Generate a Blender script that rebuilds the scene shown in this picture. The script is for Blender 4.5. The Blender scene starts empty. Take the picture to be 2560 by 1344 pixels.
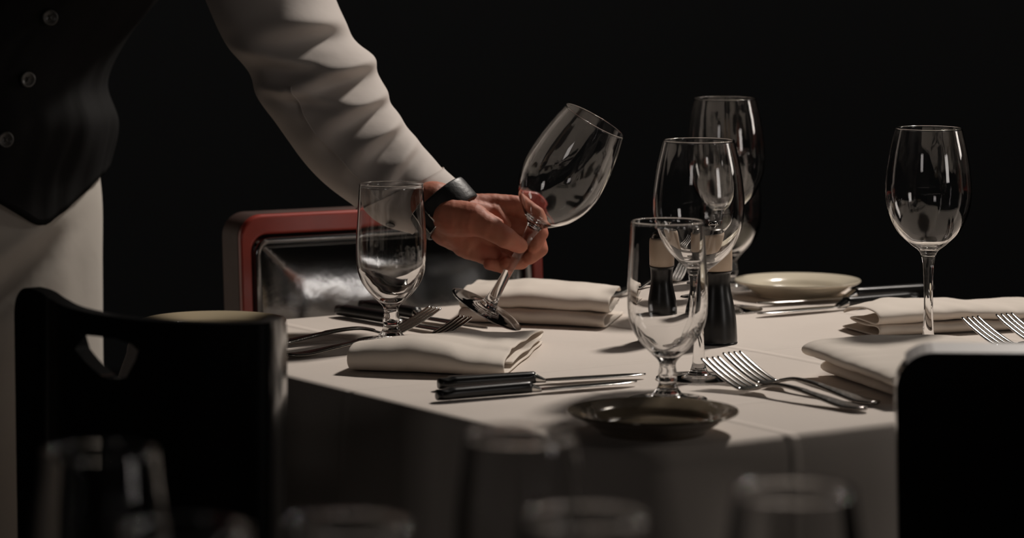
import bpy, bmesh, math, random
from mathutils import Vector, Matrix, noise
import numpy as np
random.seed(7)
C = bpy.context.scene.collection
F, HZ, CAMZ = 8000.0, -224.0, 1.15      # focal length in pixels, horizon row, camera height
TZ = 0.75                               # table height
sin, cos, pi = math.sin, math.cos, math.pi

def at(px, py, z=TZ):
    d = F*(CAMZ-z)/(py-HZ)
    return Vector(((px-1280)/F*d, d, z))
def pd(px, py, d):
    return Vector(((px-1280)/F*d, d, CAMZ-(py-HZ)/F*d))
def lerp(a, b, t): return a+(b-a)*t
def interp(x, tab):
    """piecewise smooth table lookup: tab = [(x, v0, v1..)], catmull-rom"""
    n = len(tab)
    if x <= tab[0][0]: return tab[0][1:]
    if x >= tab[-1][0]: return tab[-1][1:]
    for i in range(n-1):
        if tab[i][0] <= x <= tab[i+1][0]:
            t = (x-tab[i][0])/(tab[i+1][0]-tab[i][0])
            p0 = tab[max(i-1,0)]; p1 = tab[i]; p2 = tab[i+1]; p3 = tab[min(i+2,n-1)]
            out = []
            h = p2[0]-p1[0]
            for k in range(1, len(p1)):
                m1 = (p2[k]-p0[k])/max(p2[0]-p0[0],1e-9)*h
                m2 = (p3[k]-p1[k])/max(p3[0]-p1[0],1e-9)*h
                a = 2*t**3-3*t**2+1; b = t**3-2*t**2+t; c = -2*t**3+3*t**2; d = t**3-t**2
                out.append(a*p1[k]+b*m1+c*p2[k]+d*m2)
            return tuple(out)

# ------------------------------------------------------------------ materials
def mat(name, col, rough=.5, metal=0., bump=None, spec=.5, coat=0., trans=0., ior=1.5, sheen=0., var=None, sss=0., coatr=.05):
    m = bpy.data.materials.new(name); m.use_nodes = True
    nt = m.node_tree; p = nt.nodes['Principled BSDF']
    p.inputs['Base Color'].default_value = (*col, 1)
    p.inputs['Roughness'].default_value = rough
    p.inputs['Metallic'].default_value = metal
    p.inputs['Specular IOR Level'].default_value = spec
    p.inputs['Coat Weight'].default_value = coat
    p.inputs['Coat Roughness'].default_value = coatr
    p.inputs['Transmission Weight'].default_value = trans
    p.inputs['IOR'].default_value = ior
    p.inputs['Sheen Weight'].default_value = sheen
    if sss:
        p.inputs['Subsurface Weight'].default_value = sss
        p.inputs['Subsurface Radius'].default_value = (1, .35, .2)
        p.inputs['Subsurface Scale'].default_value = .006
    tc = nt.nodes.new('ShaderNodeTexCoord')
    if var:   # (scale, amount, second colour)
        n = nt.nodes.new('ShaderNodeTexNoise'); n.inputs['Scale'].default_value = var[0]; n.inputs['Detail'].default_value = 5
        nt.links.new(tc.outputs['Object'], n.inputs['Vector'])
        mx = nt.nodes.new('ShaderNodeMixRGB'); mx.inputs[1].default_value = (*col, 1); mx.inputs[2].default_value = (*var[2], 1)
        mr = nt.nodes.new('ShaderNodeMapRange'); mr.inputs[1].default_value = .4; mr.inputs[2].default_value = .65; mr.inputs[4].default_value = var[1]
        nt.links.new(n.outputs['Fac'], mr.inputs[0]); nt.links.new(mr.outputs[0], mx.inputs[0]); nt.links.new(mx.outputs[0], p.inputs['Base Color'])
    if bump:  # list of (scale, strength, distance)
        prev = None
        for sc, st, ds in bump:
            n = nt.nodes.new('ShaderNodeTexNoise'); n.inputs['Scale'].default_value = sc; n.inputs['Detail'].default_value = 4
            nt.links.new(tc.outputs['Object'], n.inputs['Vector'])
            b = nt.nodes.new('ShaderNodeBump'); b.inputs['Strength'].default_value = st; b.inputs['Distance'].default_value = ds
            nt.links.new(n.outputs['Fac'], b.inputs['Height'])
            if prev: nt.links.new(prev.outputs[0], b.inputs['Normal'])
            prev = b
        nt.links.new(prev.outputs[0], p.inputs['Normal'])
    return m
M = {}
M['glass'] = mat('clear_glass', (1,1,1), 0., trans=1, ior=1.5)
M['cloth'] = mat('table_linen', (.70,.62,.555), .85, bump=[(900,.12,.0004),(14,.22,.004)], sheen=.1)
M['napkin'] = mat('napkin_linen', (.74,.66,.58), .85, bump=[(900,.15,.0004),(30,.25,.003)], sheen=.1)
M['shirt'] = mat('shirt_cotton', (.60,.54,.50), .8, bump=[(1400,.1,.0003),(22,.25,.004)])
M['apron'] = mat('apron_cotton', (.62,.57,.51), .85, bump=[(1100,.1,.0003),(9,.3,.01)])
M['vest'] = mat('vest_wool', (.007,.0065,.0065), .8, spec=.2, bump=[(700,.2,.0005)])
M['skin'] = mat('skin', (.44,.165,.10), .6, spec=.35, bump=[(420,.25,.0008),(120,.3,.0015)], var=(60,.5,(.48,.13,.08)), sss=.15)
M['hair'] = mat('hair', (.02,.014,.01), .5)
M['trouser'] = mat('trouser_cloth', (.01,.01,.011), .8)
M['shoe'] = mat('shoe_leather', (.01,.01,.01), .25)
M['strap'] = mat('strap_leather', (.012,.011,.011), .45, bump=[(300,.3,.0008)])
M['steel'] = mat('polished_steel', (.62,.60,.57), .16, 1.)
M['darksteel'] = mat('dark_worn_steel', (.30,.28,.26), .22, 1., bump=[(260,.35,.0012)])
M['button'] = mat('button_horn', (.08,.075,.07), .3)
M['blackwood'] = mat('black_lacquered_wood', (.006,.006,.006), .22, coat=.6, coatr=.12)
M['redwood'] = mat('red_stained_wood', (.46,.060,.042), .38, coat=.5, coatr=.2, var=(25,.6,(.34,.045,.032)), bump=[(60,.1,.001)])
M['brownwood'] = mat('brown_wood_edge', (.11,.065,.055), .5, var=(18,.5,(.05,.03,.026)))
M['leather'] = mat('black_glossy_leather', (.006,.006,.006), .16, ior=2.3, coat=1., coatr=.13, bump=[(190,.12,.0008),(12,.2,.004)])
M['blackplastic'] = mat('black_matt_handle', (.008,.008,.008), .28)
M['millbody'] = mat('black_mill_lacquer', (.006,.006,.006), .3)
M['millwood'] = mat('pale_mill_wood', (.62,.48,.36), .4, var=(90,.4,(.52,.40,.29)))
M['cream'] = mat('cream_china', (.74,.66,.52), .18, coat=.4)
M['bronze'] = mat('dark_olive_glaze', (.25,.20,.14), .12, .25, coat=.8, coatr=.04, var=(40,.5,(.10,.078,.055)))
M['tan'] = mat('tan_glaze', (.52,.43,.29), .2, coat=.5, coatr=.1)
M['floor'] = mat('dark_floor_boards', (.018,.013,.010), .5, bump=[(8,.2,.004)], var=(4,.6,(.012,.009,.008)))
M['wall'] = mat('dark_painted_wall', (.05,.049,.048), .9, var=(2,.3,(.046,.046,.045)), bump=[(40,.1,.002)])
M['darkcloth'] = mat('dark_table_top', (.012,.010,.010), .7, bump=[(60,.1,.001)])
M['edge'] = mat('painted_edge_highlight', (.82,.78,.76), .35, coat=.3)  # pale colour stands in for the highlight on the right chair's top
M['leather'].node_tree.nodes['Principled BSDF'].inputs['Specular IOR Level'].default_value = .9

# crease lines pressed into the tablecloth (object coordinates, bump only)
def cloth_creases(m):
    nt = m.node_tree; p = nt.nodes['Principled BSDF']
    old = p.inputs['Normal'].links[0].from_node
    tc = nt.nodes.new('ShaderNodeTexCoord'); sx = nt.nodes.new('ShaderNodeSeparateXYZ')
    nt.links.new(tc.outputs['Object'], sx.inputs[0])
    nz = nt.nodes.new('ShaderNodeTexNoise'); nz.inputs['Scale'].default_value = 6
    nt.links.new(tc.outputs['Object'], nz.inputs['Vector'])
    tot = None
    for ax, pos in ((0,.02),(0,-.24),(0,.27),(1,-.03),(1,.24),(1,-.27)):
        a = nt.nodes.new('ShaderNodeMath'); a.operation = 'SUBTRACT'; a.inputs[1].default_value = pos-.006
        nt.links.new(sx.outputs[ax], a.inputs[0])
        w = nt.nodes.new('ShaderNodeMath'); w.operation = 'MULTIPLY_ADD'; w.inputs[1].default_value = -.012
        nt.links.new(nz.outputs['Fac'], w.inputs[0]); nt.links.new(a.outputs[0], w.inputs[2])
        b = nt.nodes.new('ShaderNodeMath'); b.operation = 'ABSOLUTE'; nt.links.new(w.outputs[0], b.inputs[0])
        c = nt.nodes.new('ShaderNodeMapRange'); c.interpolation_type = 'SMOOTHSTEP'
        c.inputs[1].default_value = 0; c.inputs[2].default_value = .009; c.inputs[3].default_value = 1; c.inputs[4].default_value = 0
        nt.links.new(b.outputs[0], c.inputs[0])
        if tot is None: tot = c
        else:
            s = nt.nodes.new('ShaderNodeMath'); s.operation = 'ADD'
            nt.links.new(tot.outputs[0], s.inputs[0]); nt.links.new(c.outputs[0], s.inputs[1]); tot = s
    bp = nt.nodes.new('ShaderNodeBump'); bp.inputs['Strength'].default_value = .8; bp.inputs['Distance'].default_value = .0016
    nt.links.new(tot.outputs[0], bp.inputs['Height']); nt.links.new(old.outputs[0], bp.inputs['Normal'])
    nt.links.new(bp.outputs[0], p.inputs['Normal'])
cloth_creases(M['cloth'])

# ------------------------------------------------------------------ mesh helpers
def grid(bm, rows, closeu=False, closev=False, caps=False):
    """rows: list of lists of points; closeu joins last column to first"""
    V = [[bm.verts.new(p) for p in r] for r in rows]
    nr, nc = len(V), len(V[0])
    for i in range(nr if closev else nr-1):
        for j in range(nc if closeu else nc-1):
            a = V[i][j]; b = V[i][(j+1)%nc]; c = V[(i+1)%nr][(j+1)%nc]; d = V[(i+1)%nr][j]
            try: bm.faces.new((a,b,c,d))
            except ValueError: pass
    if caps:
        try: bm.faces.new(V[0][::-1])
        except ValueError: pass
        try: bm.faces.new(V[-1])
        except ValueError: pass
    return V
def obj(name, bm, m, parent=None, smooth=True, angle=None, loc=None, rot=None):
    bmesh.ops.recalc_face_normals(bm, faces=bm.faces)
    me = bpy.data.meshes.new(name); bm.to_mesh(me); bm.free()
    for p in me.polygons: p.use_smooth = smooth
    if smooth and angle:
        me.set_sharp_from_angle(angle=math.radians(angle))
    me.materials.append(m)
    o = bpy.data.objects.new(name, me); C.objects.link(o)
    if parent: o.parent = parent
    if loc: o.location = loc
    if rot: o.rotation_euler = rot
    return o
def tag(o, label, cat, group=None, kind=None):
    o['label'] = label; o['category'] = cat
    if group: o['group'] = group
    if kind: o['kind'] = kind
    return o
def thing(name, label, cat, loc=(0,0,0), rot=(0,0,0), group=None):
    o = bpy.data.objects.new(name, None); C.objects.link(o); o.empty_display_size = .05
    o.location = loc; o.rotation_euler = rot
    return tag(o, label, cat, group)
def dup(root, loc, rotz=0, label=None, scale=1):
    r = root.copy(); C.objects.link(r); r.location = loc; r.rotation_euler = (0,0,rotz); r.scale = (scale,)*3
    if label: r['label'] = label
    for ch in list(root.children):
        c = ch.copy(); C.objects.link(c); c.parent = r
        for g in ch.children:
            d = g.copy(); C.objects.link(d); d.parent = c
    return r
def lathe(bm, prof, segs=64, closed=False):
    """prof: list of (r,z). closed -> the profile is a loop. r==0 ends get fans."""
    rings = []
    for r, z in prof:
        if r <= 1e-6: rings.append([bm.verts.new((0,0,z))])
        else: rings.append([bm.verts.new((r*cos(2*pi*k/segs), r*sin(2*pi*k/segs), z)) for k in range(segs)])
    n = len(rings)
    for i in range(n if closed else n-1):
        a, b = rings[i], rings[(i+1)%n]
        for k in range(segs):
            k2 = (k+1)%segs
            if len(a) == 1 and len(b) == 1: continue
            if len(a) == 1: bm.faces.new((a[0], b[k2], b[k]))
            elif len(b) == 1: bm.faces.new((a[k], a[k2], b[0]))
            else: bm.faces.new((a[k], a[k2], b[k2], b[k]))
def smoothprof(pts, n):
    tab = [(i, *p) for i, p in enumerate(pts)]
    return [tuple(max(v,0) if j == 0 else v for j, v in enumerate(interp((len(pts)-1)*i/n, tab))) for i in range(n+1)]
def tube(bm, pts, rad, segs=12, caps=True, flat=1.0, up=Vector((0,0,1))):
    rows = []
    n = len(pts)
    for i, p in enumerate(pts):
        t = (pts[min(i+1,n-1)]-pts[max(i-1,0)]).normalized()
        a = up.cross(t)
        if a.length < 1e-4: a = Vector((1,0,0)).cross(t)
        a.normalize(); b = t.cross(a)
        r = rad[i] if isinstance(rad, (list,tuple)) else rad
        rows.append([p+a*r*cos(2*pi*k/segs)+b*r*flat*sin(2*pi*k/segs) for k in range(segs)])
    grid(bm, rows, closeu=True, caps=caps)
def box(bm, c, s, bev=0., seg=3):
    r = bmesh.ops.create_cube(bm, size=1)
    vs = r['verts']
    for v in vs: v.co = Vector((v.co.x*s[0]+c[0], v.co.y*s[1]+c[1], v.co.z*s[2]+c[2]))
    if bev:
        es = {e for v in vs for e in v.link_edges}
        bmesh.ops.bevel(bm, geom=list(es), offset=bev, segments=seg, affect='EDGES', profile=.5)
def capsule(bm, a, b, ra, rb, seg=20, sq=1.0, nrm=None):
    a = Vector(a); b = Vector(b); t = (b-a); L = t.length; t.normalize()
    u = (nrm or Vector((.13,1,.21))).cross(t).normalized(); w = t.cross(u)
    rows = []
    for k in range(1,7):
        f = pi/2*(1-k/6); rows.append((a - t*ra*sin(f), ra*cos(f)))
    for k in range(1,8): rows.append((a+t*L*k/8, lerp(ra,rb,k/8)))
    for k in range(0,6):
        f = pi/2*k/6; rows.append((b + t*rb*sin(f), rb*cos(f)))
    R = [[p+u*r*cos(2*pi*j/seg)+w*r*sq*sin(2*pi*j/seg) for j in range(seg)] for p, r in rows]
    grid(bm, R, closeu=True, caps=True)

# ------------------------------------------------------------------ room
def struct(name, c, s, m):
    bm = bmesh.new(); box(bm, c, s); o = obj(name, bm, m, smooth=False); o['kind'] = 'structure'; return o
struct('floor', (0,2.5,-.05), (9,11,.1), M['floor'])
struct('ceiling', (0,2.5,3.25), (9,11,.1), M['wall'])
struct('wall_back', (0,8.05,1.6), (9,.1,3.2), M['wall'])
struct('wall_front', (0,-3.05,1.6), (9,.1,3.2), M['wall'])
struct('wall_left', (-4.55,2.5,1.6), (.1,11,3.2), M['wall'])
struct('wall_right', (4.55,2.5,1.6), (.1,11,3.2), M['wall'])

# ------------------------------------------------------------------ main table and its cloth
TC = Vector((.186, 2.924, 0)); TH = .591; HS = .409
U = Vector((cos(TH), sin(TH), 0)); W = Vector((-sin(TH), cos(TH), 0))
def make_table(label, loc, rot, half, topmat, h=TZ-.004):
    t = thing('dining_table', label, 'table', loc, (0,0,rot))
    bm = bmesh.new(); box(bm, (0,0,h-.0125), (half*2,half*2,.025), .006); obj('table_top', bm, topmat, t)
    for sx in (-1,1):
        for sy in (-1,1):
            bm = bmesh.new(); a = half-.07
            tube(bm, [Vector((sx*a,sy*a,z)) for z in (0,.2,.5,h-.026)], [.018,.022,.026,.028], 16); obj('leg', bm, M['brownwood'], t)
    return t
make_table('square table hidden under the white cloth that hangs down all round it', TC, TH, HS-.034, M['brownwood'])

def rounded_square(h, r, n):
    """n points per side incl. corner arc; returns list of (x,y,nx,ny,cornerness)"""
    out = []
    for q in range(4):
        a0 = q*pi/2
        rot = Matrix.Rotation(a0, 2)
        pts = []
        for k in range(n):                       # side: x=h, y from -(h-r) to h-r
            y = -(h-r)+2*(h-r)*k/n
            cn = max(0, 1-(h-r-abs(y))/.13)
            pts.append((h, y, 1, 0, cn))
        for k in range(int(n*.3)):
            f = pi/2*k/int(n*.3)
            pts.append((h-r+r*cos(f), h-r+r*sin(f), cos(f), sin(f), 1))
        for x, y, nx, ny, cn in pts:
            p = rot@Vector((x,y)); nn = rot@Vector((nx,ny)); out.append((p.x,p.y,nn.x,nn.y,cn))
    return out
def make_cloth():
    bm = bmesh.new(); per = rounded_square(HS, .05, 110); N = len(per); rows = []
    for i in range(0, 46):
        s = (i+.001)/46
        s = s**.9
        rows.append([Vector((x*s*.985, y*s*.985, 0)) for x,y,_,_,_ in per])
    R = .016
    for k in range(0, 9):
        f = pi/2*k/8
        rows.append([Vector((x*.985+nx*R*sin(f)*.6, y*.985+ny*R*sin(f)*.6, -R*(1-cos(f)))) for x,y,nx,ny,_ in per])
    D = .26
    for k in range(1, 56):
        h = D*(k/55)**1.15; row = []
        for j,(x,y,nx,ny,cn) in enumerate(per):
            u = 2*pi*j/N
            ph = 1.2*sin(2*u)+.8*sin(3*u+1)
            fold = sin(9*u*2+ph)*.012+sin(31*u+2*ph)*.005
            amp = min(1, h/.18)**1.2
            cq = cn*cn*(3-2*cn)
            off = R*.6+h*.045 + fold*amp*(1-.5*cq) + cq*min(h,.30)*.34*(1-.35*h/D)
            # a corner drape: the two hanging sides pinch behind the corner fold
            off -= .018*math.exp(-((cn-.45)/.22)**2)*min(1,h/.12)*(1 if cn > 0 else 0)
            row.append(Vector((x*.985+nx*off, y*.985+ny*off, -R-h)))
        rows.append(row)
    grid(bm, rows, closeu=True)
    V = rows
    # centre cap
    bm.verts.ensure_lookup_table()
    bm.faces.new([bm.verts[i] for i in range(N)][::-1])
    o = obj('tablecloth', bm, M['cloth'], loc=(TC.x,TC.y,TZ-.0005), rot=(0,0,TH))
    return tag(o, 'white linen tablecloth spread over the square table and hanging in folds', 'tablecloth')
make_cloth()

# ------------------------------------------------------------------ glassware
GLASSES = 'glasses on the laid table'
def glass_meshes(outer, inner, stem_top):
    """outer: (r,z) from foot edge to the rim; inner: (r,z) bowl inside from bottom centre to rim"""
    return outer, inner
def build_stemware(name, label, cat, foot, stem, bowl_out, bowl_in, rim_r, rim_z, group, rt, segs=96, nb=64):
    t = thing(name, label, cat, group=group)
    # one continuous blown body: foot, stem and bowl share a single closed surface
    outer = smoothprof(foot+stem+bowl_out, nb*2)
    inner = smoothprof(bowl_in, nb)
    prof = [(0,.0006)]+[(foot[0][0]*.9,.0004)]+outer
    # rounded rim
    ro, zo = outer[-1]; ri, zi = inner[-1]
    prof += [(ro+rt*.10, zo+rt*.5), ((ro+ri)/2, zo+rt), (ri-rt*.05, zi+rt*.5)]
    prof += inner[::-1]
    prof[-1] = (0, prof[-1][1])
    return t, prof
def split_glass(t, prof, stem_z, foot_z, segs=96):
    """bowl, stem and foot meshes of one glass"""
    bm = bmesh.new(); lathe(bm, prof, segs)
    o = obj('bowl', bm, M['glass'], t)
    return o
def wine_profile():
    outer = smoothprof([(.0357,.0003),(.0362,.0009),(.0357,.0014),(.026,.0019),(.016,.0027),(.0095,.0048),(.0066,.0095),(.0052,.018),(.0044,.032),(.0041,.050),(.0044,.070),(.0055,.084),(.0085,.0925),
        (.0160,.0985),(.0262,.1080),(.0325,.1180),(.0368,.1290),(.0390,.1410),(.0391,.1530),(.0377,.1680),(.0351,.1840),(.0322,.1965),(.0306,.2030)], 130)
    inner = smoothprof([(0,.0962),(.006,.0968),(.0140,.0997),(.0245,.1088),(.0310,.1185),(.0355,.1293),(.0378,.1411),(.03795,.1530),(.0366,.1680),(.03405,.1840),(.0312,.1965),(.0297,.2030)], 70)
    return outer, inner
def goblet_profile():
    outer = smoothprof([(.0316,.0004),(.0322,.0011),(.0314,.0018),(.022,.0025),(.0145,.0042),(.0098,.0085),(.0072,.0145),(.0080,.0195),(.0072,.0245),(.0066,.0285),(.0078,.0325),
        (.0125,.0375),(.0200,.0450),(.0262,.0530),(.0305,.0625),(.0325,.0740),(.0328,.0900),(.0322,.1070),(.0310,.1260),(.0300,.1455)], 120)
    inner = smoothprof([(0,.0385),(.005,.0392),(.0110,.0425),(.0185,.0492),(.0245,.0568),(.0288,.0655),(.0309,.0760),(.0314,.0905),(.0309,.1070),(.0299,.1260),(.0290,.1455)], 60)
    return outer, inner
def tumbler_profile():   # small tulip glasses of the near table
    outer = smoothprof([(.0285,.0005),(.0290,.0014),(.028,.0025),(.018,.005),(.009,.009),(.0052,.016),(.0045,.030),(.0052,.044),(.0085,.0505),
        (.0180,.0590),(.0260,.0700),(.0305,.0850),(.0315,.1000),(.0303,.1180),(.0280,.1350),(.0262,.1475)], 90)
    inner = smoothprof([(0,.0535),(.006,.0542),(.0155,.0610),(.0240,.0715),(.0290,.0855),(.0302,.1000),(.0291,.1180),(.0269,.1350),(.0252,.1475)], 50)
    return outer, inner
def make_glass(name, label, cat, profile, group, rt=.0009, cuts=(), lip=.0016):
    """closed glass surface cut into foot, stem and bowl at two horizontal planes; adjoining pieces share the ring"""
    outer, inner = profile
    ztop = cuts[1]; zfoot = cuts[0]
    t = thing(name, label, cat, group=group)
    ft = [p for p in outer if p[1] <= zfoot]
    st = [ft[-1]]+[p for p in outer if zfoot < p[1] <= ztop]
    bo = [st[-1]]+[p for p in outer if p[1] > ztop]
    e = 1e-5
    bm = bmesh.new(); lathe(bm, [(0,.0009),(ft[0][0]*.92,.0003)]+ft+[(0,ft[-1][1])], 96); obj('foot', bm, M['glass'], t)
    bm = bmesh.new(); lathe(bm, [(0,st[0][1]+e)]+[(r,z+e) for r,z in st]+[(0,st[-1][1]+e)], 64); obj('stem', bm, M['glass'], t)
    ro, zo = bo[-1]; ri, zi = inner[-1]
    prof = [(0,bo[0][1]+2*e)]+[(r,z+2*e) for r,z in bo]+[(ro+lip*.15,zo+rt*.6),((ro+ri)/2,zo+rt*1.1),(ri-lip*.08,zi+rt*.6)]+inner[::-1]
    prof[-1] = (0, prof[-1][1])
    bm = bmesh.new(); lathe(bm, prof, 128); obj('bowl', bm, M['glass'], t)
    return t
wp, gp, tp = wine_profile(), goblet_profile(), tumbler_profile()
G1 = 'tall wine glasses on the laid table'; G2 = 'short stemmed water goblets on the laid table'; G3 = 'out of focus glasses on the near table'
WC = (.0055, .0900); GC = (.0070, .0310); FC = (.0060, .0480)
wine = make_glass('wine_glass', 'tall wine glass standing alone at right, behind the right black chair', 'wine glass', wp, G1, cuts=WC)
wine.location = at(2321, 884)
dup(wine, at(1747, 946), 0, 'tall wine glass just behind the front water goblet, before the two mills')
dup(wine, at(1812, 774), 0, 'wine glass reaching highest in the picture, behind the right-hand mill, beside the cream plate', 1.04)
gob = make_glass('water_goblet', 'short-stemmed water goblet at left, below the cuff and beside the forks', 'water goblet', gp, G2, cuts=GC)
gob.location = at(978, 853)
dup(gob, at(1669, 1000), 0, 'short-stemmed water goblet at the front, right behind the dark bread plate')
dup(gob, at(1826, 722), 0, 'short-stemmed water goblet at the far corner, left of the cream plate')

# the glass in the waiter's hand
foot_c = pd(1215, 775, 3.022); rim_c = pd(1490, 295, 3.000)
held = dup(wine, foot_c, 0, 'tilted wine glass held by the stem in the waiter\'s hand above the table', 1.025)
ax = (rim_c-foot_c).normalized()
held.rotation_mode = 'QUATERNION'; held.rotation_quaternion = Vector((0,0,1)).rotation_difference(ax)
held['group'] = 'wine glass in the hand'

# ------------------------------------------------------------------ near table, out of focus
nt_ = thing('side_table', 'dark round table just below the frame that carries the blurred glasses', 'table', (0,1.22,0))
bm = bmesh.new(); lathe(bm, [(0,.72),(.44,.72),(.45,.726),(.455,.737),(.45,.746),(.44,.75),(0,.75)], 96); obj('table_top', bm, M['darkcloth'], nt_)
bm = bmesh.new(); lathe(bm, [(0,.02),(.03,.02),(.03,.66),(.06,.70),(.10,.7195),(0,.7195)], 32); obj('column', bm, M['blackwood'], nt_)
bm = bmesh.new(); lathe(bm, [(0,0),(.22,0),(.225,.01),(.20,.018),(.03,.03),(0,.03)], 48); obj('base', bm, M['blackwood'], nt_)
near = [(250,1125,'blurred empty glass at bottom left, in front of the black chair with the hand hole'),
        (462,1320,'blurred glass at the bottom edge, right of the bottom left glass'),
        (868,1306,'blurred glass rim at the bottom, below the cloth corner left of centre'),
        (1300,1082,'blurred empty glass whose bowl overlaps the front edge of the tablecloth'),
        (1465,1284,'blurred glass rim below the dark bread plate'),
        (1985,1222,'blurred glass at bottom right with a bright dot on its rim')]
base = None
for px, py, lab in near:
    d = F*(CAMZ-.898)/(py-HZ); loc = ((px-1280)/F*d, d, TZ)
    if base is None:
        base = make_glass('tulip_glass', lab, 'glass', tp, G3, cuts=FC); base.location = loc
    else: dup(base, loc, 0, lab)

# ------------------------------------------------------------------ pepper and salt mills
def make_mill(label, loc):
    t = thing('pepper_mill', label, 'mill', loc, group='black waisted mills with pale collars')
    bm = bmesh.new(); lathe(bm, smoothprof([(0,0),(.0185,0),(.0200,.002),(.0198,.010),(.0190,.022),(.0168,.036),(.0143,.048),(.0134,.056),(.0142,.0645),(.0152,.0668),(0,.0668)], 60), 64); obj('body', bm, M['millbody'], t, angle=50)
    bm = bmesh.new(); lathe(bm, [(0,.0669),(.0148,.0669),(.0154,.0675),(.0155,.078),(.0152,.090),(.0148,.0925),(.0140,.0935),(0,.0935)], 64); obj('collar', bm, M['millwood'], t, angle=50)
    bm = bmesh.new(); lathe(bm, smoothprof([(0,.0936),(.0125,.0937),(.0128,.0955),(.0110,.0985),(.0060,.1005),(0,.1008)], 24), 48); obj('cap', bm, M['darksteel'], t)
    bm = bmesh.new(); lathe(bm, smoothprof([(0,.1009),(.0028,.1009),(.0026,.1022),(.0052,.1045),(.0056,.1068),(.0040,.1090),(0,.1098)], 28), 32); obj('knob', bm, M['steel'], t)
    return t
mill = make_mill('black waisted pepper mill with pale collar, seen through the front goblet, left of two', at(1649, 852))
dup(mill, at(1789, 856), 0, 'black waisted mill with pale collar, right one of the pair, beside the cream plate')

# ------------------------------------------------------------------ plates
def make_plate(label, m, loc, r=.0655):
    k = r/.0655
    prof = [(0,.0020),(.036,.0020),(.0375,.0002),(.0405,.0002),(.0415,.0022),(.0480,.0065),(.0570,.0118),(.0640,.0148),(.0655,.0160),(.0652,.0172),(.0640,.0172),(.0560,.0146),(.0500,.0118),(.0470,.0092),(.0440,.0062),(.0400,.0050),(.02,.0046),(0,.0046)]
    pr = smoothprof([(a*k,b) for a,b in prof], 90)
    bm = bmesh.new(); lathe(bm, pr, 128)
    return tag(obj('bread_plate', bm, m, loc=loc), label, 'plate', 'bread plates on the tablecloth')
make_plate('dark olive-brown glazed bread plate at the front edge of the table', M['bronze'], at(1632, 1080), .0660)
make_plate('cream china bread plate at the far corner of the table, beside the goblets', M['cream'], at(1994, 740), .0655)
make_plate('tan glazed bread plate at left, half hidden behind the black chair back', M['tan'], at(533, 845), .0680)

# ------------------------------------------------------------------ cutlery
def strip(bm, x0, x1, n, wf, zf, tf, yf=lambda x: 0):
    rows = []
    for i in range(n+1):
        x = lerp(x0, x1, i/n); w = wf(x)/2; z = zf(x); t = tf(x); y = yf(x)
        ring = []
        for k in range(12):
            f = 2*pi*k/12
            cx_, sx_ = cos(f), sin(f)
            ring.append(Vector((x, y+w*math.copysign(abs(cx_)**.6, cx_), z+t/2+t/2*math.copysign(abs(sx_)**.7, sx_))))
        rows.append(ring)
    grid(bm, rows, closeu=True, caps=True)
FZ = [(0,.0012),(.02,.0010),(.05,.0045),(.08,.0078),(.105,.0085),(.120,.0058),(.132,.0022),(.142,.0025),(.160,.0085),(.178,.0165),(.190,.0225)]
def fz(x): return interp(x, FZ)[0]
def make_fork(label, group):
    t = thing('dinner_fork', label, 'fork', group=group)
    bm = bmesh.new()
    WT = [(0,.006),(.004,.0155),(.015,.0190),(.04,.0150),(.07,.0090),(.095,.0060),(.112,.0060),(.121,.0100)]
    strip(bm, 0, .121, 46, lambda x: interp(x, WT)[0], fz, lambda x: .0030 if x < .07 else .0034)
    obj('handle', bm, M['darksteel'], t)
    bm = bmesh.new()
    WH = [(.119,.0090),(.126,.0170),(.134,.0235),(.1415,.0248)]
    strip(bm, .119, .1415, 12, lambda x: interp(x, WH)[0], fz, lambda x: .0024)
    for k in range(4):
        y0 = (k-1.5)*.0066
        strip(bm, .1395, .190, 22, lambda x: .0046 if x < .180 else lerp(.0046,.0022,(x-.180)/.010), fz, lambda x: .0022, lambda x: y0*(1-.04*(x-.14)/.05))
    obj('tines', bm, M['steel'], t)
    return t
def make_knife(label, group):
    t = thing('table_knife', label, 'knife', group=group)
    bm = bmesh.new()
    WK = [(0,.010),(.004,.0155),(.015,.0170),(.05,.0150),(.085,.0135),(.093,.0120)]
    strip(bm, 0, .093, 30, lambda x: interp(x, WK)[0], lambda x: .0006, lambda x: .0110 if x > .01 else .0095)
    obj('handle', bm, M['blackplastic'], t)
    bm = bmesh.new(); strip(bm, .0925, .103, 8, lambda x: lerp(.0122,.0100,(x-.0925)/.0105), lambda x: .0010, lambda x: lerp(.0098,.004,(x-.0925)/.0105)); obj('bolster', bm, M['steel'], t)
    bm = bmesh.new()
    WB = [(.102,.0095),(.115,.0150),(.15,.0175),(.185,.0150),(.200,.0080),(.205,.0020)]
    strip(bm, .102, .205, 30, lambda x: interp(x, WB)[0], lambda x: .0022, lambda x: .0018)
    obj('blade', bm, M['steel'], t)
    return t
def lay(o, start, tip, label=None, z=0.0006, copy=True, scale=1):
    v = tip-start; a = math.atan2(v.y, v.x)
    loc = (start.x, start.y, TZ+z)
    if copy: return dup(o, loc, a, label, scale)
    o.location = loc; o.rotation_euler = (0,0,a); o.scale = (scale,)*3
    return o
GF = 'dinner forks on the tablecloth'; GK = 'black-handled knives on the tablecloth'
fork = make_fork('fork nearest the front edge, tines up, right of the dark bread plate', GF)
lay(fork, at(2162,1031), at(1822,972), copy=False, scale=.97)
lay(fork, at(2192,1016), at(1862,955), 'fork lying just behind the nearest one, beside the right napkin', scale=.96)
s = at(1165,856); lay(fork, s-U*.19, s, 'fork running under the front napkin, tines behind its far edge')
s = at(1088,832); lay(fork, s-U*.19, s, 'fork whose tines lie behind the foot of the left goblet')
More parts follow.
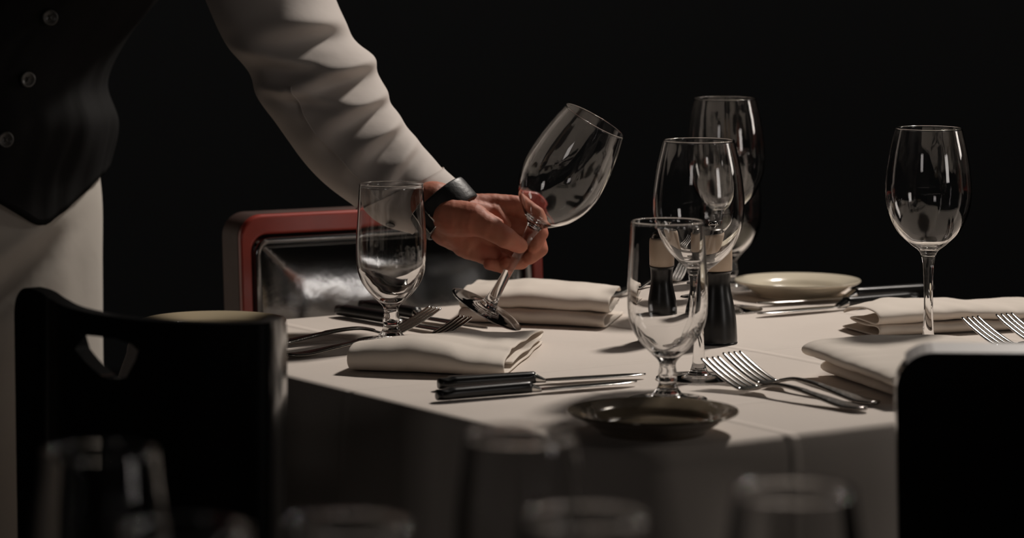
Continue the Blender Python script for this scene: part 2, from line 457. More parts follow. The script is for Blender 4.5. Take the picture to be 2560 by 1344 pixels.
s = at(2425,858); lay(fork, s-W*.19, s, 'fork left of two behind the right black chair, before the rolled napkin')
s = at(2510,850); lay(fork, s-W*.19, s, 'fork right of two behind the right black chair, at the picture edge')
knife = make_knife('black-handled knife nearest the front left edge, below the front napkin', GK)
lay(knife, at(1094,1004), at(1602,962), copy=False, scale=.92)
lay(knife, at(1097,975), at(1622,944), 'black-handled knife right behind the nearest one, touching the front napkin', scale=.92)
lay(knife, at(846,789), at(1120,836), 'black-handled knife left of two on the cloth before the red chair')
lay(knife, at(905,776), at(1175,822), 'black-handled knife right of two on the cloth before the red chair')
lay(knife, at(2290,757), at(1868,795), 'black-handled knife in front of the cream plate, nearer of two')
lay(knife, at(2330,737), at(1850,769), 'black-handled knife just in front of the cream plate, farther of two', scale=1.04)
lay(fork, at(1500,748), at(1700,716), 'fork at the back edge of the table, between the standing napkin and the mills')

# ------------------------------------------------------------------ napkins
def make_napkin(label, path, length, o, xdir, th=.0022, taper=None, seed=0, wav=.0018, shear=0):
    """path: fold section in (depth, height); swept along xdir from corner o; depth runs left of xdir"""
    n = 90; pts = smoothprof2(path, n)
    bm = bmesh.new(); rows = []; m = 44
    for i in range(m+1):
        x = length*i/m; row = []
        for k, (a, b) in enumerate(pts):
            aa = a; bb = b
            if taper: aa, bb = taper(i/m, a, b)
            s = noise.noise(Vector((x*22+seed*7.1, aa*26, k*.03+seed)))
            s2 = noise.noise(Vector((x*60+seed*3, aa*20, 5+seed)))
            hgt = max(0, min(1, bb/.012))
            row.append(Vector((x+shear*aa*(i/m)+.004*sin(k*.09+seed)*(1 if i == m else i/m)*.5+.002*s2*(i/m), aa+wav*s*.8, max(.0013, bb+wav*s*hgt+wav*.4*s2*hgt))))
        rows.append(row)
    grid(bm, rows)
    ob = obj('napkin', bm, M['napkin'], loc=(o.x,o.y,TZ+.0004), rot=(0,0,math.atan2(xdir.y,xdir.x)))
    sm = ob.modifiers.new('thickness', 'SOLIDIFY'); sm.thickness = th; sm.offset = 0
    ss = ob.modifiers.new('soften', 'SUBSURF'); ss.levels = 1; ss.render_levels = 1
    return tag(ob, label, 'napkin', 'folded white napkins on the tablecloth')
def smoothprof2(pts, n):
    acc = [0]
    for a, b in zip(pts, pts[1:]): acc.append(acc[-1]+math.hypot(b[0]-a[0], b[1]-a[1]))
    tab = [(s, *p) for s, p in zip(acc, pts)]
    return [interp(acc[-1]*i/n, tab) for i in range(n+1)]
def fold(D, H, r):    # bottom layer from back to the front, round the front and back over the top, with a tucked inner layer
    return [(D*.96,.002),(D*.6,.0018),(r*1.6,.0018),(r*.55,.0030),(r*.08,H*.30),(0,H*.5),(r*.10,H*.72),(r*.65,H*.95),(r*1.8,H*1.02),(D*.5,H*.92),(D*.9,H*.72),(D*.985,H*.6),(D,H*.48),(D*.97,H*.38),(D*.85,H*.34),(D*.5,H*.42),(r*2.5,H*.46)]
# front napkin
fl = at(866, 932); fr = at(1262, 946)
def tp1(t, a, b):
    k = 1-.30*max(0, (t-.55)/.45)**1.5; sh = .010*sin(pi*t)
    q = .26+.74*t**.9; return (a if a < .018 else .018+(a-.018)*q)-sh*(1-a/.2)*.6, b*(k if a < .05 else lerp(k,1,.5))*(.78+.22*sin(pi*min(1,t*1.1+.1)))
make_napkin('folded white napkin at the front left, rounded fold facing the knives', fold(.236,.0265,.018), (fr-fl).length, fl, fr-fl, taper=tp1, seed=1, shear=-.09)
# far left napkin: two folds opening to the right
a0 = at(1140, 812); a1 = at(1520, 820)
path2 = [(.125,.0015),(.06,.0015),(.012,.0015),(.002,.0045),(.000,.0085),(.004,.0120),(.020,.0135),(.06,.0145),(.100,.0150),(.104,.0170),(.098,.0185),(.05,.0170),(.018,.0150),(.010,.0165),(.006,.0210),(.010,.0270),(.026,.0300),(.07,.0310),(.115,.0290),(.125,.0240)]
def tp2(t, a, b): return a+.010*(1-t)-.012*t*t, b*(.95+.12*(1-abs(2*t-1)))
make_napkin('folded white napkin standing higher behind the foot of the held glass', path2, (a1-a0).length, a0, a1-a0, taper=tp2, seed=2, wav=.0022)
# right napkins
b0 = at(2200, 846); b1 = at(2592, 826); b1 = b0+(b1-b0).normalized()*.20
path3 = [(.120,.0015),(.05,.0015),(.012,.0018),(.003,.0050),(.002,.0095),(.012,.0125),(.040,.0120),(.075,.0125),(.095,.0150),(.080,.0165),(.045,.0155),(.018,.0160),(.006,.0200),(.004,.0250),(.012,.0300),(.030,.0320),(.065,.0310),(.105,.0280),(.118,.0200)]
def tp3(t, a, b): return a*(.62+.38*min(1,t*3+.15)), b*(.64+.15*sin(pi*min(1,.25+t)))
make_napkin('rolled white napkin with gold-shaded folds behind the right wine glass', path3, .20, b0, b1-b0, taper=tp3, seed=3, wav=.0024)
c0 = at(2262, 1016); c1 = at(2034, 918)
path4 = [(.150,.0015),(.06,.0015),(.016,.0018),(.006,.0040),(.004,.0075),(.010,.0100),(.04,.0110),(.09,.0120),(.110,.0135),(.09,.0150),(.04,.0145),(.004,.0150),(-.010,.0175),(-.014,.0215),(-.006,.0250),(.02,.0275),(.07,.0285),(.13,.0270),(.15,.0200)]
def tp4(t, a, b): return -a+.014*t, b*(1.0+.10*t)
c1 = c0+(c1-c0).normalized()*.185
make_napkin('folded white napkin reaching out from behind the right black chair', path4, .185, c0, c1-c0, taper=tp4, seed=4, wav=.0020)

# ------------------------------------------------------------------ chairs
def curved_panel(bm, w, z0, z1, th, bulge, hole=None, rcorner=.03, nz=60, nx=96, lean=.05):
    """upright curved board with rounded top corners and an optional slot (x,z,w,h). local: x across, y out of the back, z up"""
    def yb(x, z): return -bulge*(1-(2*x/w)**2) - lean*(z-z0)
    def inside(x, z):
        hx = w/2-rcorner; hz = z1-rcorner
        if abs(x) > hx and z > hz:
            if math.hypot(abs(x)-hx, z-hz) > rcorner+1e-6: return False
        if hole:
            a, b, ww, hh = hole
            if ((abs(x-a)/(ww/2))**2.6+(abs(z-b)/(hh/2))**2.6) < 1: return False
        return True
    return yb, inside
def board(name, m, parent, w, z0, z1, th, bulge, hole=None, rcorner=.03, lean=.05, bottom_in=.0, bend=None, slices=24):
    """outline polygon (with slot) filled as a fine grid that bends; built from outline rings so that edges stay smooth"""
    import itertools
    bm = bmesh.new()
    # outline
    out = []
    n = 14
    for k in range(n+1):
        f = pi/2*k/n; out.append((w/2-rcorner+rcorner*sin(f), z1-rcorner+rcorner*cos(f)))
    out.append((w/2-bottom_in, z0)); out = out + [(-x, z) for x, z in out[::-1]]
    # densify
    def dens(poly, step):
        r = []
        for a, b in zip(poly, poly[1:]+poly[:1]):
            L = math.hypot(b[0]-a[0], b[1]-a[1]); q = max(1, int(L/step))
            for i in range(q): r.append((lerp(a[0],b[0],i/q), lerp(a[1],b[1],i/q)))
        return r
    out = dens(out, .012)
    loops = [out]
    if hole:
        hl = dens(hole, .004) if len(hole) > 4 else []
        a, b, hw, hh = hole if len(hole) == 4 else (0,0,0,0)
        for k in range(40 if len(hole) == 4 else 0):
            f = 2*pi*k/40; cx_, sx_ = cos(f), sin(f)
            hl.append((a+hw/2*math.copysign(abs(cx_)**.55, cx_), b+hh/2*math.copysign(abs(sx_)**.8, sx_)))
        loops.append(hl)
    edges = []
    for lp in loops:
        vs = [bm.verts.new((x, 0, z)) for x, z in lp]
        edges += [bm.edges.new((vs[i], vs[(i+1)%len(vs)])) for i in range(len(vs))]
    bmesh.ops.triangle_fill(bm, use_beauty=True, use_dissolve=False, edges=edges)
    # slice vertically so that the board can bend
    for i in range(1, slices):
        x = -w/2+w*i/slices
        bmesh.ops.bisect_plane(bm, geom=bm.verts[:]+bm.edges[:]+bm.faces[:], plane_co=(x,0,0), plane_no=(1,0,0), dist=1e-6)
    r = bmesh.ops.extrude_face_region(bm, geom=bm.faces[:])
    for v in r['geom']:
        if isinstance(v, bmesh.types.BMVert): v.co.y += th
    for v in bm.verts:
        v.co.y += -bulge*(1-(2*v.co.x/w)**2) - lean*(v.co.z-z0)
        if bend: v.co = bend(v.co.copy())
    bmesh.ops.remove_doubles(bm, verts=bm.verts[:], dist=1e-6)
    o = obj(name, bm, m, parent, angle=40)
    bv = o.modifiers.new('bevel', 'BEVEL'); bv.width = min(.006, th*.3); bv.segments = 4; bv.limit_method = 'ANGLE'; bv.angle_limit = math.radians(50)
    return o
def chair_base(t, w, d, wood, seatmat):
    """seat and legs in front (+y) of a back at y=0"""
    bm = bmesh.new(); box(bm, (0,d/2+.02,.43), (w,d,.05), .015, 4); obj('seat', bm, seatmat, t)
    for sx in (-1,1):
        bm = bmesh.new(); tube(bm, [Vector((sx*(w/2-.03),d-.02,z)) for z in (0,.2,.404)], [.014,.017,.02], 14); obj('leg', bm, wood, t)
        bm = bmesh.new(); tube(bm, [Vector((sx*(w/2-.03),-.02+.06*min(1,z/.4),z)) for z in (0,.2,.404)], [.014,.017,.02], 14); obj('leg', bm, wood, t)
# black chair at the front left, its back towards us: a wrap-round back
PL = [(-.1665,2.372),(-.1695,2.335),(-.178,2.314),(-.205,2.308),(-.240,2.315),(-.272,2.330),(-.304,2.360),(-.333,2.402),(-.354,2.455),(-.3735,2.512),(-.396,2.545)]
PLs = smoothprof2(PL, 300)
acc_ = [0]
for a_, b_ in zip(PLs, PLs[1:]): acc_.append(acc_[-1]+math.hypot(b_[0]-a_[0], b_[1]-a_[1]))
wch = acc_[-1]
def path_at(s_):                                            # arclength from the right end -> point and outward normal
    s_ = max(0, min(wch, s_)); k = min(299, max(0, next((i for i in range(300) if acc_[i+1] >= s_), 299)))
    f = (s_-acc_[k])/(acc_[k+1]-acc_[k]); a_, b_ = PLs[k], PLs[k+1]; tx, ty = b_[0]-a_[0], b_[1]-a_[1]; L = math.hypot(tx, ty)
    return lerp(a_[0],b_[0],f), lerp(a_[1],b_[1],f), ty/L, -tx/L
def on_board(px, py):                                       # pixel -> (s, z) on the curved back
    k = min(range(301), key=lambda i: abs(1280+F*PLs[i][0]/PLs[i][1]-px) + (1e3 if acc_[i] < .02 else 0))
    return acc_[k], CAMZ-(py-HZ)/F*PLs[k][1]
mid = Vector((-.27,2.41,0))
ch = thing('dining_chair', 'black lacquered chair at front left, back to the camera, with a hand hole', 'chair', (0,0,0), (0,0,0), 'black chairs with their backs to the camera')
ch.location = (-.235,2.50,0)
hl = [on_board(*q) for q in ((178,838),(182,833),(240,840),(290,846),(328,860),(344,876),(338,900),(315,943),(300,946),(270,946),(255,940),(215,906),(188,874))]
def place_on_path(v):                                       # board space (x = s-wch/2, y = through thickness, z)
    X, Y, nx, ny = path_at(wch/2-v.x)
    # the camera side of the board is y=0, thickness grows towards the table
    s_ = 1 if ny < 0 else 1
    return Vector((X-nx*v.y*1.0-ch.location.x, Y-ny*v.y-ch.location.y, v.z))
def nrm_sign():
    X, Y, nx, ny = path_at(wch/2); return ny
SG = 1 if nrm_sign() < 0 else -1
board('backrest', M['blackwood'], ch, wch, .475, .852, .012, 0, hole=[(wch/2-a_, b_) for a_, b_ in hl], rcorner=.022, lean=.0, bottom_in=.012, bend=lambda v: place_on_path(Vector((v.x, v.y*SG, v.z))), slices=60)
bm = bmesh.new(); box(bm, (-.075,.20,.43), (.36,.36,.05), .015, 4)
bmesh.ops.rotate(bm, verts=bm.verts, cent=(0,0,0), matrix=Matrix.Rotation(math.radians(-25), 3, 'Z')); 
so = obj('seat', bm, M['leather'], ch)
for sx, sy in ((-.235,.05),(.085,.05),(-.235,.36),(.085,.36)):
    q = Matrix.Rotation(math.radians(-25), 3, 'Z')@Vector((sx,sy,0))
    bm = bmesh.new(); tube(bm, [Vector((q.x,q.y,z)) for z in (0,.2,.404)], [.014,.017,.02], 14); obj('leg', bm, M['blackwood'], ch)
for s_ in (.05, wch-.06):                                    # uprights that carry the back
    X, Y, nx, ny = path_at(s_); X += -nx*.010*SG-ch.location.x; Y += -ny*.010*SG-ch.location.y
    bm = bmesh.new(); box(bm, (X,Y,.44), (.022,.022,.09), .004); obj('bracket', bm, M['blackwood'], ch)
# black chair at the front right, turned a little
A = Vector((.2655,2.212,0)); B = Vector((.70,2.185,0)); mid = (A+B)/2; v = B-A
ch2 = thing('dining_chair', 'black lacquered chair at the right edge with a pale band standing for the shine on its polished top rail', 'chair', (mid.x,mid.y,0), (0,0,math.atan2(v.y,v.x)), 'black chairs with their backs to the camera')
board('backrest', M['blackwood'], ch2, v.length, .475, .8445, .026, .0, rcorner=.026, lean=.0, bottom_in=.006)
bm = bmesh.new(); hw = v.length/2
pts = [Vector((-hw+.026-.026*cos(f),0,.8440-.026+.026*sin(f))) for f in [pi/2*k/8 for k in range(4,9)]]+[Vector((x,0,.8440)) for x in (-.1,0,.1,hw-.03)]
rows = [[p+Vector((0,yy,zz)) for yy,zz in ((.0005,-.002),(.0005,.0008),(.0255,.0045),(.0255,-.002))] for p in pts]  # tilted strip in pale colour, painted highlight of the top edge
grid(bm, rows, closeu=True, caps=True); e_ = obj('highlight_band', bm, M['edge'], ch2, smooth=False); e_['label'] = 'highlight along the top edge, put in as a pale band'
chair_base(ch2, .40, .36, M['blackwood'], M['leather'])

# red chair behind the table
ca = Vector((-.274,3.246,0)); dirn = Vector((cos(math.radians(28)), sin(math.radians(28)), 0))
rw = .347; mid = ca+dirn*rw/2; th = .054; LEAN = .078
mid -= Vector((-dirn.y, dirn.x, 0))*LEAN*.35
ch3 = thing('dining_chair', 'red wooden chair with a padded black leather back behind the table', 'chair', (mid.x,mid.y,0), (0,0,math.atan2(dirn.y,dirn.x)), None)
def ring_frame(name, m, parent, w, z0, z1, rc, bt, bs, y0, y1, bev=.003, irc=.018):
    """rounded frame with an opening: bt = top border, bs = side border; between y0 (front) and y1"""
    def outline(w, z0, z1, rc, n=12):
        o_ = []
        for k in range(n+1):
            f = pi/2*k/n; o_.append((w/2-rc+rc*sin(f), z1-rc+rc*cos(f)))
        o_.append((w/2, z0)); o_.append((-w/2, z0))
        for k in range(n, -1, -1):
            f = pi/2*k/n; o_.append((-(w/2-rc+rc*sin(f)), z1-rc+rc*cos(f)))
        return o_
    O = outline(w, z0, z1, rc); I = outline(w-2*bs, z0+.04, z1-bt, irc)
    bm = bmesh.new()
    Of = [bm.verts.new((x,y0,z)) for x,z in O]; If = [bm.verts.new((x,y0,z)) for x,z in I]
    Ob = [bm.verts.new((x,y1,z)) for x,z in O]; Ib = [bm.verts.new((x,y1,z)) for x,z in I]
    n = len(O)
    for i in range(n):
        j = (i+1)%n
        bm.faces.new((Of[i],Of[j],If[j],If[i])); bm.faces.new((Ob[i],Ib[i],Ib[j],Ob[j]))
        bm.faces.new((Of[i],Ob[i],Ob[j],Of[j])); bm.faces.new((If[i],If[j],Ib[j],Ib[i]))
    o = obj(name, bm, m, parent, angle=40)
    bv = o.modifiers.new('bevel', 'BEVEL'); bv.width = bev; bv.segments = 3; bv.limit_method = 'ANGLE'; bv.angle_limit = math.radians(50)
    return o
ring_frame('front_frame', M['redwood'], ch3, rw, .40, .840, .024, .020, .0115, 0, .010)
ring_frame('back_frame', M['brownwood'], ch3, rw-.002, .40, .839, .024, .020, .0115, .0102, th)
# padded leather: pillow surface with a soft edge, welt round it
bm = bmesh.new(); pw, pz0, pz1 = rw-.023, .441, .8195; rows = []
for i in range(61):
    fz_ = i/60; row = []
    for j in range(81):
        fx = j/80; x = (fx-.5)*pw; z = lerp(pz0, pz1, fz_)
        ex = 1-abs(2*fx-1); ez = 1-abs(2*fz_-1)
        dd = min(ex*pw/2, ez*(pz1-pz0)/2)
        puff = (1-math.exp(-dd/.018))*.016+.012*sin(pi*fx)*sin(pi*fz_)
        wr = .0016*noise.noise(Vector((x*9,z*16,1)))*min(1,dd/.03)+.00022*noise.noise(Vector((x*50,z*70,4)))*min(1,dd/.03)
        row.append(Vector((x, .012-puff-wr, z)))
    rows.append(row)
V1 = grid(bm, rows)
back_rows = [[Vector((p.x,.03,p.z)) for p in r] for r in rows]
V2 = grid(bm, back_rows)
for i in range(60):
    bm.faces.new((V1[i][0],V1[i+1][0],V2[i+1][0],V2[i][0])); bm.faces.new((V1[i][-1],V2[i][-1],V2[i+1][-1],V1[i+1][-1]))
for j in range(80):
    bm.faces.new((V1[0][j],V2[0][j],V2[0][j+1],V1[0][j+1])); bm.faces.new((V1[-1][j],V1[-1][j+1],V2[-1][j+1],V2[-1][j]))
pad = obj('back_cushion', bm, M['leather'], ch3)
bm = bmesh.new(); pts = []
w2 = pw/2-.006; zt = pz1-.006; rc = .014
pts.append(Vector((-w2,.001,pz0+.006)))
for k in range(9):
    f = pi/2*k/8; pts.append(Vector((-w2+rc-rc*cos(f), .0005, zt-rc+rc*sin(f))))
for k in range(9):
    f = pi/2*k/8; pts.append(Vector((w2-rc+rc*sin(f), .0005, zt-rc+rc*cos(f))))
pts.append(Vector((w2,.001,pz0+.006)))
tube(bm, pts, .0034, 12, up=Vector((0,1,0))); obj('piping', bm, M['leather'], pad)
for o_ in [c_ for c_ in ch3.children]+[c_ for q_ in ch3.children for c_ in q_.children]:
    for v_ in o_.data.vertices: v_.co.y += LEAN*(v_.co.z-.44)
bm = bmesh.new(); box(bm, (0,-.21,.43), (.40,.40,.06), .02, 4); obj('seat', bm, M['leather'], ch3)
for sx in (-1,1):
    bm = bmesh.new(); tube(bm, [Vector((sx*.153,-.37,z)) for z in (0,.2,.399)], [.014,.017,.02], 14); obj('leg', bm, M['redwood'], ch3)
    bm = bmesh.new(); tube(bm, [Vector((sx*.153,.02,z)) for z in (0,.2,.399)], [.014,.017,.02], 14); obj('leg', bm, M['redwood'], ch3)

# ------------------------------------------------------------------ the waiter
man = thing('person', 'waiter in black vest, white shirt and long white apron, left arm reaching over the table', 'person', (-.58,3.32,0))
MO = Vector((-.58,3.32,0))
def mloc(bm):
    for v in bm.verts: v.co -= MO
D0 = 3.017; PX = F/D0                          # pixels per metre at the hand
def hp(px, py, dc): return pd(px, py, D0+dc/100)
def cm(x): return x/100
hand_caps = [
    # forearm and wrist
    ((985,455,5.0),(1072,505,3.2),2.0,2.1), ((1072,505,3.0),(1128,528,1.3),2.15,2.3), ((1085,510,1.6),(1125,545,1.0),2.2,2.2),
    # metacarpals
    ((1128,520,1.0),(1225,511,2.0),1.35,1.05), ((1225,511,2.0),(1290,513,2.3),1.05,.98),
    ((1120,540,1.4),(1258,556,2.7),1.5,1.1), ((1118,560,1.2),(1228,600,2.7),1.55,1.1), ((1114,574,.8),(1196,628,2.2),1.55,1.05),
    # hollow of the palm
    ((1140,562,1.1),(1215,592,1.9),1.6,1.2), ((1120,558,.2),(1165,602,.9),1.6,1.35), ((1160,610,1.0),(1225,640,1.6),1.25,1.0),
    # thenar and thumb
    ((1128,543,-.4),(1182,549,-1.4),1.85,1.6), ((1182,549,-1.4),(1222,568,-2.2),1.5,1.16),
    ((1222,568,-2.2),(1262,592,-2.35),1.12,1.02), ((1262,592,-2.35),(1300,614,-1.20),1.02,.76),
    ((1150,522,.2),(1215,528,.9),1.2,.8), ((1190,536,-.6),(1245,560,-.4),.9,.6), ((1235,528,1.2),(1262,560,.8),.8,.6),
    # index
    ((1290,513,2.3),(1338,540,2.4),.98,.84), ((1338,540,2.4),(1352,583,1.5),.84,.76), ((1352,583,1.5),(1334,616,.55),.76,.62),
    # middle
    ((1258,556,2.7),(1334,578,2.9),1.0,.88), ((1334,578,2.9),(1350,622,1.7),.88,.78), ((1350,622,1.7),(1322,645,.75),.78,.64),
    # ring
    ((1228,600,2.7),(1300,628,2.6),.98,.86), ((1300,628,2.6),(1303,655,1.2),.84,.74), ((1303,655,1.2),(1266,658,.2),.72,.62),
    # little
    ((1196,628,2.2),(1256,655,2.1),.90,.74), ((1256,655,2.1),(1258,668,.9),.72,.64), ((1258,668,.9),(1222,660,.1),.62,.54)]
def remeshed(caps_bm, vox, smooth, it):
    me = bpy.data.meshes.new('tmp'); caps_bm.to_mesh(me); caps_bm.free()
    o = bpy.data.objects.new('tmp', me); C.objects.link(o)
    r = o.modifiers.new('r', 'REMESH'); r.mode = 'VOXEL'; r.voxel_size = vox; r.use_smooth_shade = True
    s = o.modifiers.new('s', 'SMOOTH'); s.factor = smooth; s.iterations = it
    dg = bpy.context.evaluated_depsgraph_get(); dg.update()
    out = bpy.data.meshes.new_from_object(o.evaluated_get(dg))
    bpy.data.objects.remove(o); bpy.data.meshes.remove(me)
    return out
bm = bmesh.new()
for a, b, ra, rb in hand_caps: capsule(bm, hp(*a), hp(*b), cm(ra), cm(rb))
hand_me = remeshed(bm, .0012, .5, 9)
# knuckle creases and tendons pressed into the hand
nv = len(hand_me.vertices); co = np.empty(nv*3, 'f'); no = np.empty(nv*3, 'f')
hand_me.vertices.foreach_get('co', co); hand_me.vertex_normals.foreach_get('vector', no)
co = co.reshape(-1,3); no = no.reshape(-1,3)
for i in range(nv):
    x_, y_, z_ = (float(q) for q in co[i])
    co[i] += no[i]*(noise.noise(Vector((x_*90,y_*90,z_*90)))*.0005 + noise.noise(Vector((x_*260,y_*90,z_*90)))*.00035)
hand_me.vertices.foreach_set('co', co.reshape(-1)); hand_me.update()
bm = bmesh.new()
body = [((-.60,3.33,.95),(-.575,3.32,1.12),.10,.10),((-.575,3.32,1.12),(-.50,3.30,1.27),.10,.085),((-.52,3.3,1.36),(-.38,3.28,1.33),.075,.07),((-.46,3.3,1.36),(-.43,3.28,1.47),.06,.055),
    ((-.60,3.32,1.30),(-.78,3.38,1.05),.06,.048),((-.78,3.38,1.05),(-.66,3.50,1.0),.042,.032),
    ((-.66,3.50,1.0),(-.60,3.51,1.0),.03,.026),
    ((-.655,3.33,.90),(-.66,3.32,.5),.068,.055),((-.66,3.32,.5),(-.655,3.34,.1),.055,.04),((-.515,3.33,.90),(-.51,3.32,.5),.068,.055),((-.51,3.32,.5),(-.51,3.34,.1),.055,.04),
    # head
    ((-.425,3.255,1.585),(-.425,3.30,1.615),.078,.085),((-.424,3.225,1.52),(-.424,3.27,1.56),.046,.07),((-.424,3.165,1.575),(-.424,3.150,1.555),.010,.013),
    ((-.505,3.28,1.56),(-.507,3.285,1.59),.010,.014),((-.345,3.28,1.56),(-.343,3.285,1.59),.010,.014),((-.445,3.172,1.522),(-.403,3.172,1.522),.008,.008)]
for k in range(4): body.append(((-.60,3.50,1.012-.016*k),(-.545-.006*abs(k-1.4),3.505,1.010-.018*k),.0095,.0085)); 
body.append(((-.62,3.49,1.02),(-.585,3.47,1.045),.011,.009))
ST = [((700,-560),(380,-440),3.25,.070),((735,-360),(400,-300),3.22,.068),((795,-150),(460,-130),3.17,.064),((842,0),(516,5),3.14,.058),((878,85),(560,100),3.125,.056),((935,150),(622,182),3.115,.054),((960,215),(642,240),3.108,.052),
      ((985,270),(692,310),3.10,.050),((1022,320),(745,385),3.092,.048),((1062,370),(808,455),3.084,.045),((1101,415),(882,512),3.074,.042),((1128,442),(955,560),3.068,.039),((1150,462),(1040,582),3.060,.038)]
armc = [(pd((r_[0]*.55+l_[0]*.45),(r_[1]*.55+l_[1]*.45), d_), b_) for r_, l_, d_, b_ in ST[:11]]
body.append(((-.36,3.28,1.32), tuple(armc[0][0]), .06, .045))
for (p_, b_), (q_, c_) in zip(armc, armc[1:]): body.append((tuple(p_), tuple(q_), b_*.52, c_*.52))
for a, b, ra, rb in body: capsule(bm, a, b, ra, rb, 24)
body_me = remeshed(bm, .006, .5, 6)
bm = bmesh.new(); bm.from_mesh(body_me); bm.from_mesh(hand_me)
mloc(bm); bo = obj('body', bm, M['skin'], man); bo['label'] = 'bare hand, wrist and head with tanned reddish skin'
# hair (above the frame)
bm = bmesh.new(); bmesh.ops.create_uvsphere(bm, u_segments=40, v_segments=24, radius=1)
for v_ in bm.verts:
    c = v_.co.copy(); v_.co = Vector((-.425+c.x*.090*(1+.02*noise.noise(c*6)), 3.305+c.y*.098, 1.625+c.z*.088))
    if c.z < -.1 and c.y < .1: v_.co.z = 1.62+ (c.z+.1)*.01; v_.co.y = max(v_.co.y, 3.25)
mloc(bm); obj('hair', bm, M['hair'], man)
for sx in (-1,1):
    bm = bmesh.new(); bmesh.ops.create_uvsphere(bm, u_segments=16, v_segments=12, radius=.011)
    for v_ in bm.verts: v_.co += Vector((-.425+sx*.031,3.192,1.592))
    mloc(bm); obj('eye', bm, M['button'], man)

# shirt: sleeve lofted through its outline
tabS = []
for i, (R_, L_, d, b) in enumerate(ST):
    a = pd(*R_, d); l = pd(*L_, d); tabS.append((i, a.x, a.z, l.x, l.z, d, b))
# folds: (s centre, theta centre, slope ds/dtheta, half width s, theta extent, depth m)
folds = [(3.5,.85,.05,.34,1.0,.010),(5.0,.75,.30,.34,.95,.013),(6.45,.75,.45,.34,.9,.012),(7.75,.8,.55,.32,.85,.011),(8.95,.95,.75,.26,.8,.007),(1.6,1.0,-.3,.40,1.1,.011),
         (4.4,2.2,-.35,.30,.8,.007),(5.8,2.0,-.5,.28,.7,.005),(9.6,1.4,.9,.20,.8,.003),(4.6,-.6,.3,.3,.9,.006),(7.2,-.7,-.3,.3,.9,.005)]
def sleeve_pt(s, th_, extra=0):
    ax_, az, lx, lz, d, b = interp(s, tabS)
    c = Vector(((ax_+lx)/2, d, (az+lz)/2)); r = Vector(((ax_-lx)/2, 0, (az-lz)/2))
    rn = r.normalized()
    # theta 0 = right contour, pi/2 = towards the camera, pi = left contour
    rad = 0
    for sc, tc_, sl, hw, te, dp in folds:
        dt = th_-tc_
        if dt > pi: dt -= 2*pi
        if dt < -pi: dt += 2*pi
        e = math.exp(-(dt/te)**2)
        q = (s-(sc+sl*dt+.25*dt*dt))/hw
        rad += dp*e*(math.exp(-q*q) - .75*math.exp(-((q-1.7)/1.0)**2))
    rad += .0016*noise.noise(Vector((s*1.3, cos(th_)*1.6, sin(th_)*1.6)))
    edge = 1
    rr = r.length
    n_ = (rn*cos(th_)*b + Vector((0,-1,0))*sin(th_)*rr).normalized()
    sq = 1.0
    p = c + rn*rr*cos(th_) + Vector((0,-b,0))*sin(th_)
    damp = 1-.75*abs(cos(th_))**3
    return p + n_*(rad*damp+extra)
bm = bmesh.new(); rows = []
NS = 300; NT = 128; S1 = 12.0
for i in range(NS+1):
    s = S1*i/NS; rows.append([sleeve_pt(s, 2*pi*k/NT) for k in range(NT)])
for sc_ in (.96,.90):                                        # turned-in cuff edge
    rows.append([sleeve_pt(S1, 2*pi*k/NT, -.0012 if sc_ == .96 else -.003) for k in range(NT)])
rows.append([sleeve_pt(10.6, 2*pi*k/NT, -.0035) for k in range(NT)])
grid(bm, rows, closeu=True)
# trunk of the shirt, hidden under the vest, and the other sleeve
def ell(cx, cy, z, a, b, n=64, f=0): return [Vector((cx+a*cos(2*pi*k/n), cy+b*sin(2*pi*k/n), z)) for k in range(n)]
TR = [(.90,-.592,3.325,.140,.110),(.97,-.585,3.325,.140,.110),(1.01,-.572,3.325,.145,.112),(1.10,-.515,3.32,.150,.112),(1.20,-.470,3.32,.160,.108),(1.30,-.455,3.31,.148,.092),(1.36,-.445,3.30,.100,.076),(1.40,-.44,3.29,.066,.066)]
grid(bm, [ell(*interp(z, TR)[0:2], z, *interp(z, TR)[2:]) for z in np.linspace(.90,1.40,40)], closeu=True)
tube(bm, [Vector(p) for p in ((-.60,3.31,1.30),(-.70,3.34,1.20),(-.79,3.38,1.07),(-.80,3.43,1.02),(-.72,3.49,1.0),(-.66,3.50,1.0))], [.078,.072,.064,.058,.05,.042], 40, caps=False)
mloc(bm); sh = obj('shirt', bm, M['shirt'], man)
# raised cuff band, its stitched seam and the buttonhole
bm = bmesh.new(); rows = []
for i in range(0, 21):
    s = lerp(10.15, 12.02, i/20); rows.append([sleeve_pt(s, 2*pi*k/NT, .0014+(.0006 if i in (0,20) else 0)) for k in range(NT)])
grid(bm, rows, closeu=True); mloc(bm)
cuff = obj('cuff', bm, M['shirt'], sh)
bm = bmesh.new()
pts = [sleeve_pt(s, 1.95+.05*sin(s*2), .0008) for s in np.linspace(5.6, 10.2, 70)]
tube(bm, pts, .0007, 8); mloc(bm); obj('seam', bm, M['shirt'], sh)
for s_, t_ in ((11.15, 2.52),):
    bm = bmesh.new(); c = sleeve_pt(s_, t_, .0026); e1 = (sleeve_pt(s_+.1,t_)-sleeve_pt(s_-.1,t_)).normalized(); e2 = (sleeve_pt(s_,t_+.1)-sleeve_pt(s_,t_-.1)).normalized(); nn = e1.cross(e2)
    if nn.y > 0: nn = -nn
    rows = []
    for r_, h_ in ((.0,0),(.0042,0),(.0048,.0006),(.0044,.0014),(.0030,.0010),(0.0001,.0010)):
        rows.append([c+e1*r_*cos(2*pi*k/24)+e2*r_*sin(2*pi*k/24)+nn*h_ for k in range(24)])
    grid(bm, rows, closeu=True); mloc(bm); b_ = obj('button', bm, M['button'], cuff)
    for k in range(5):
        pass
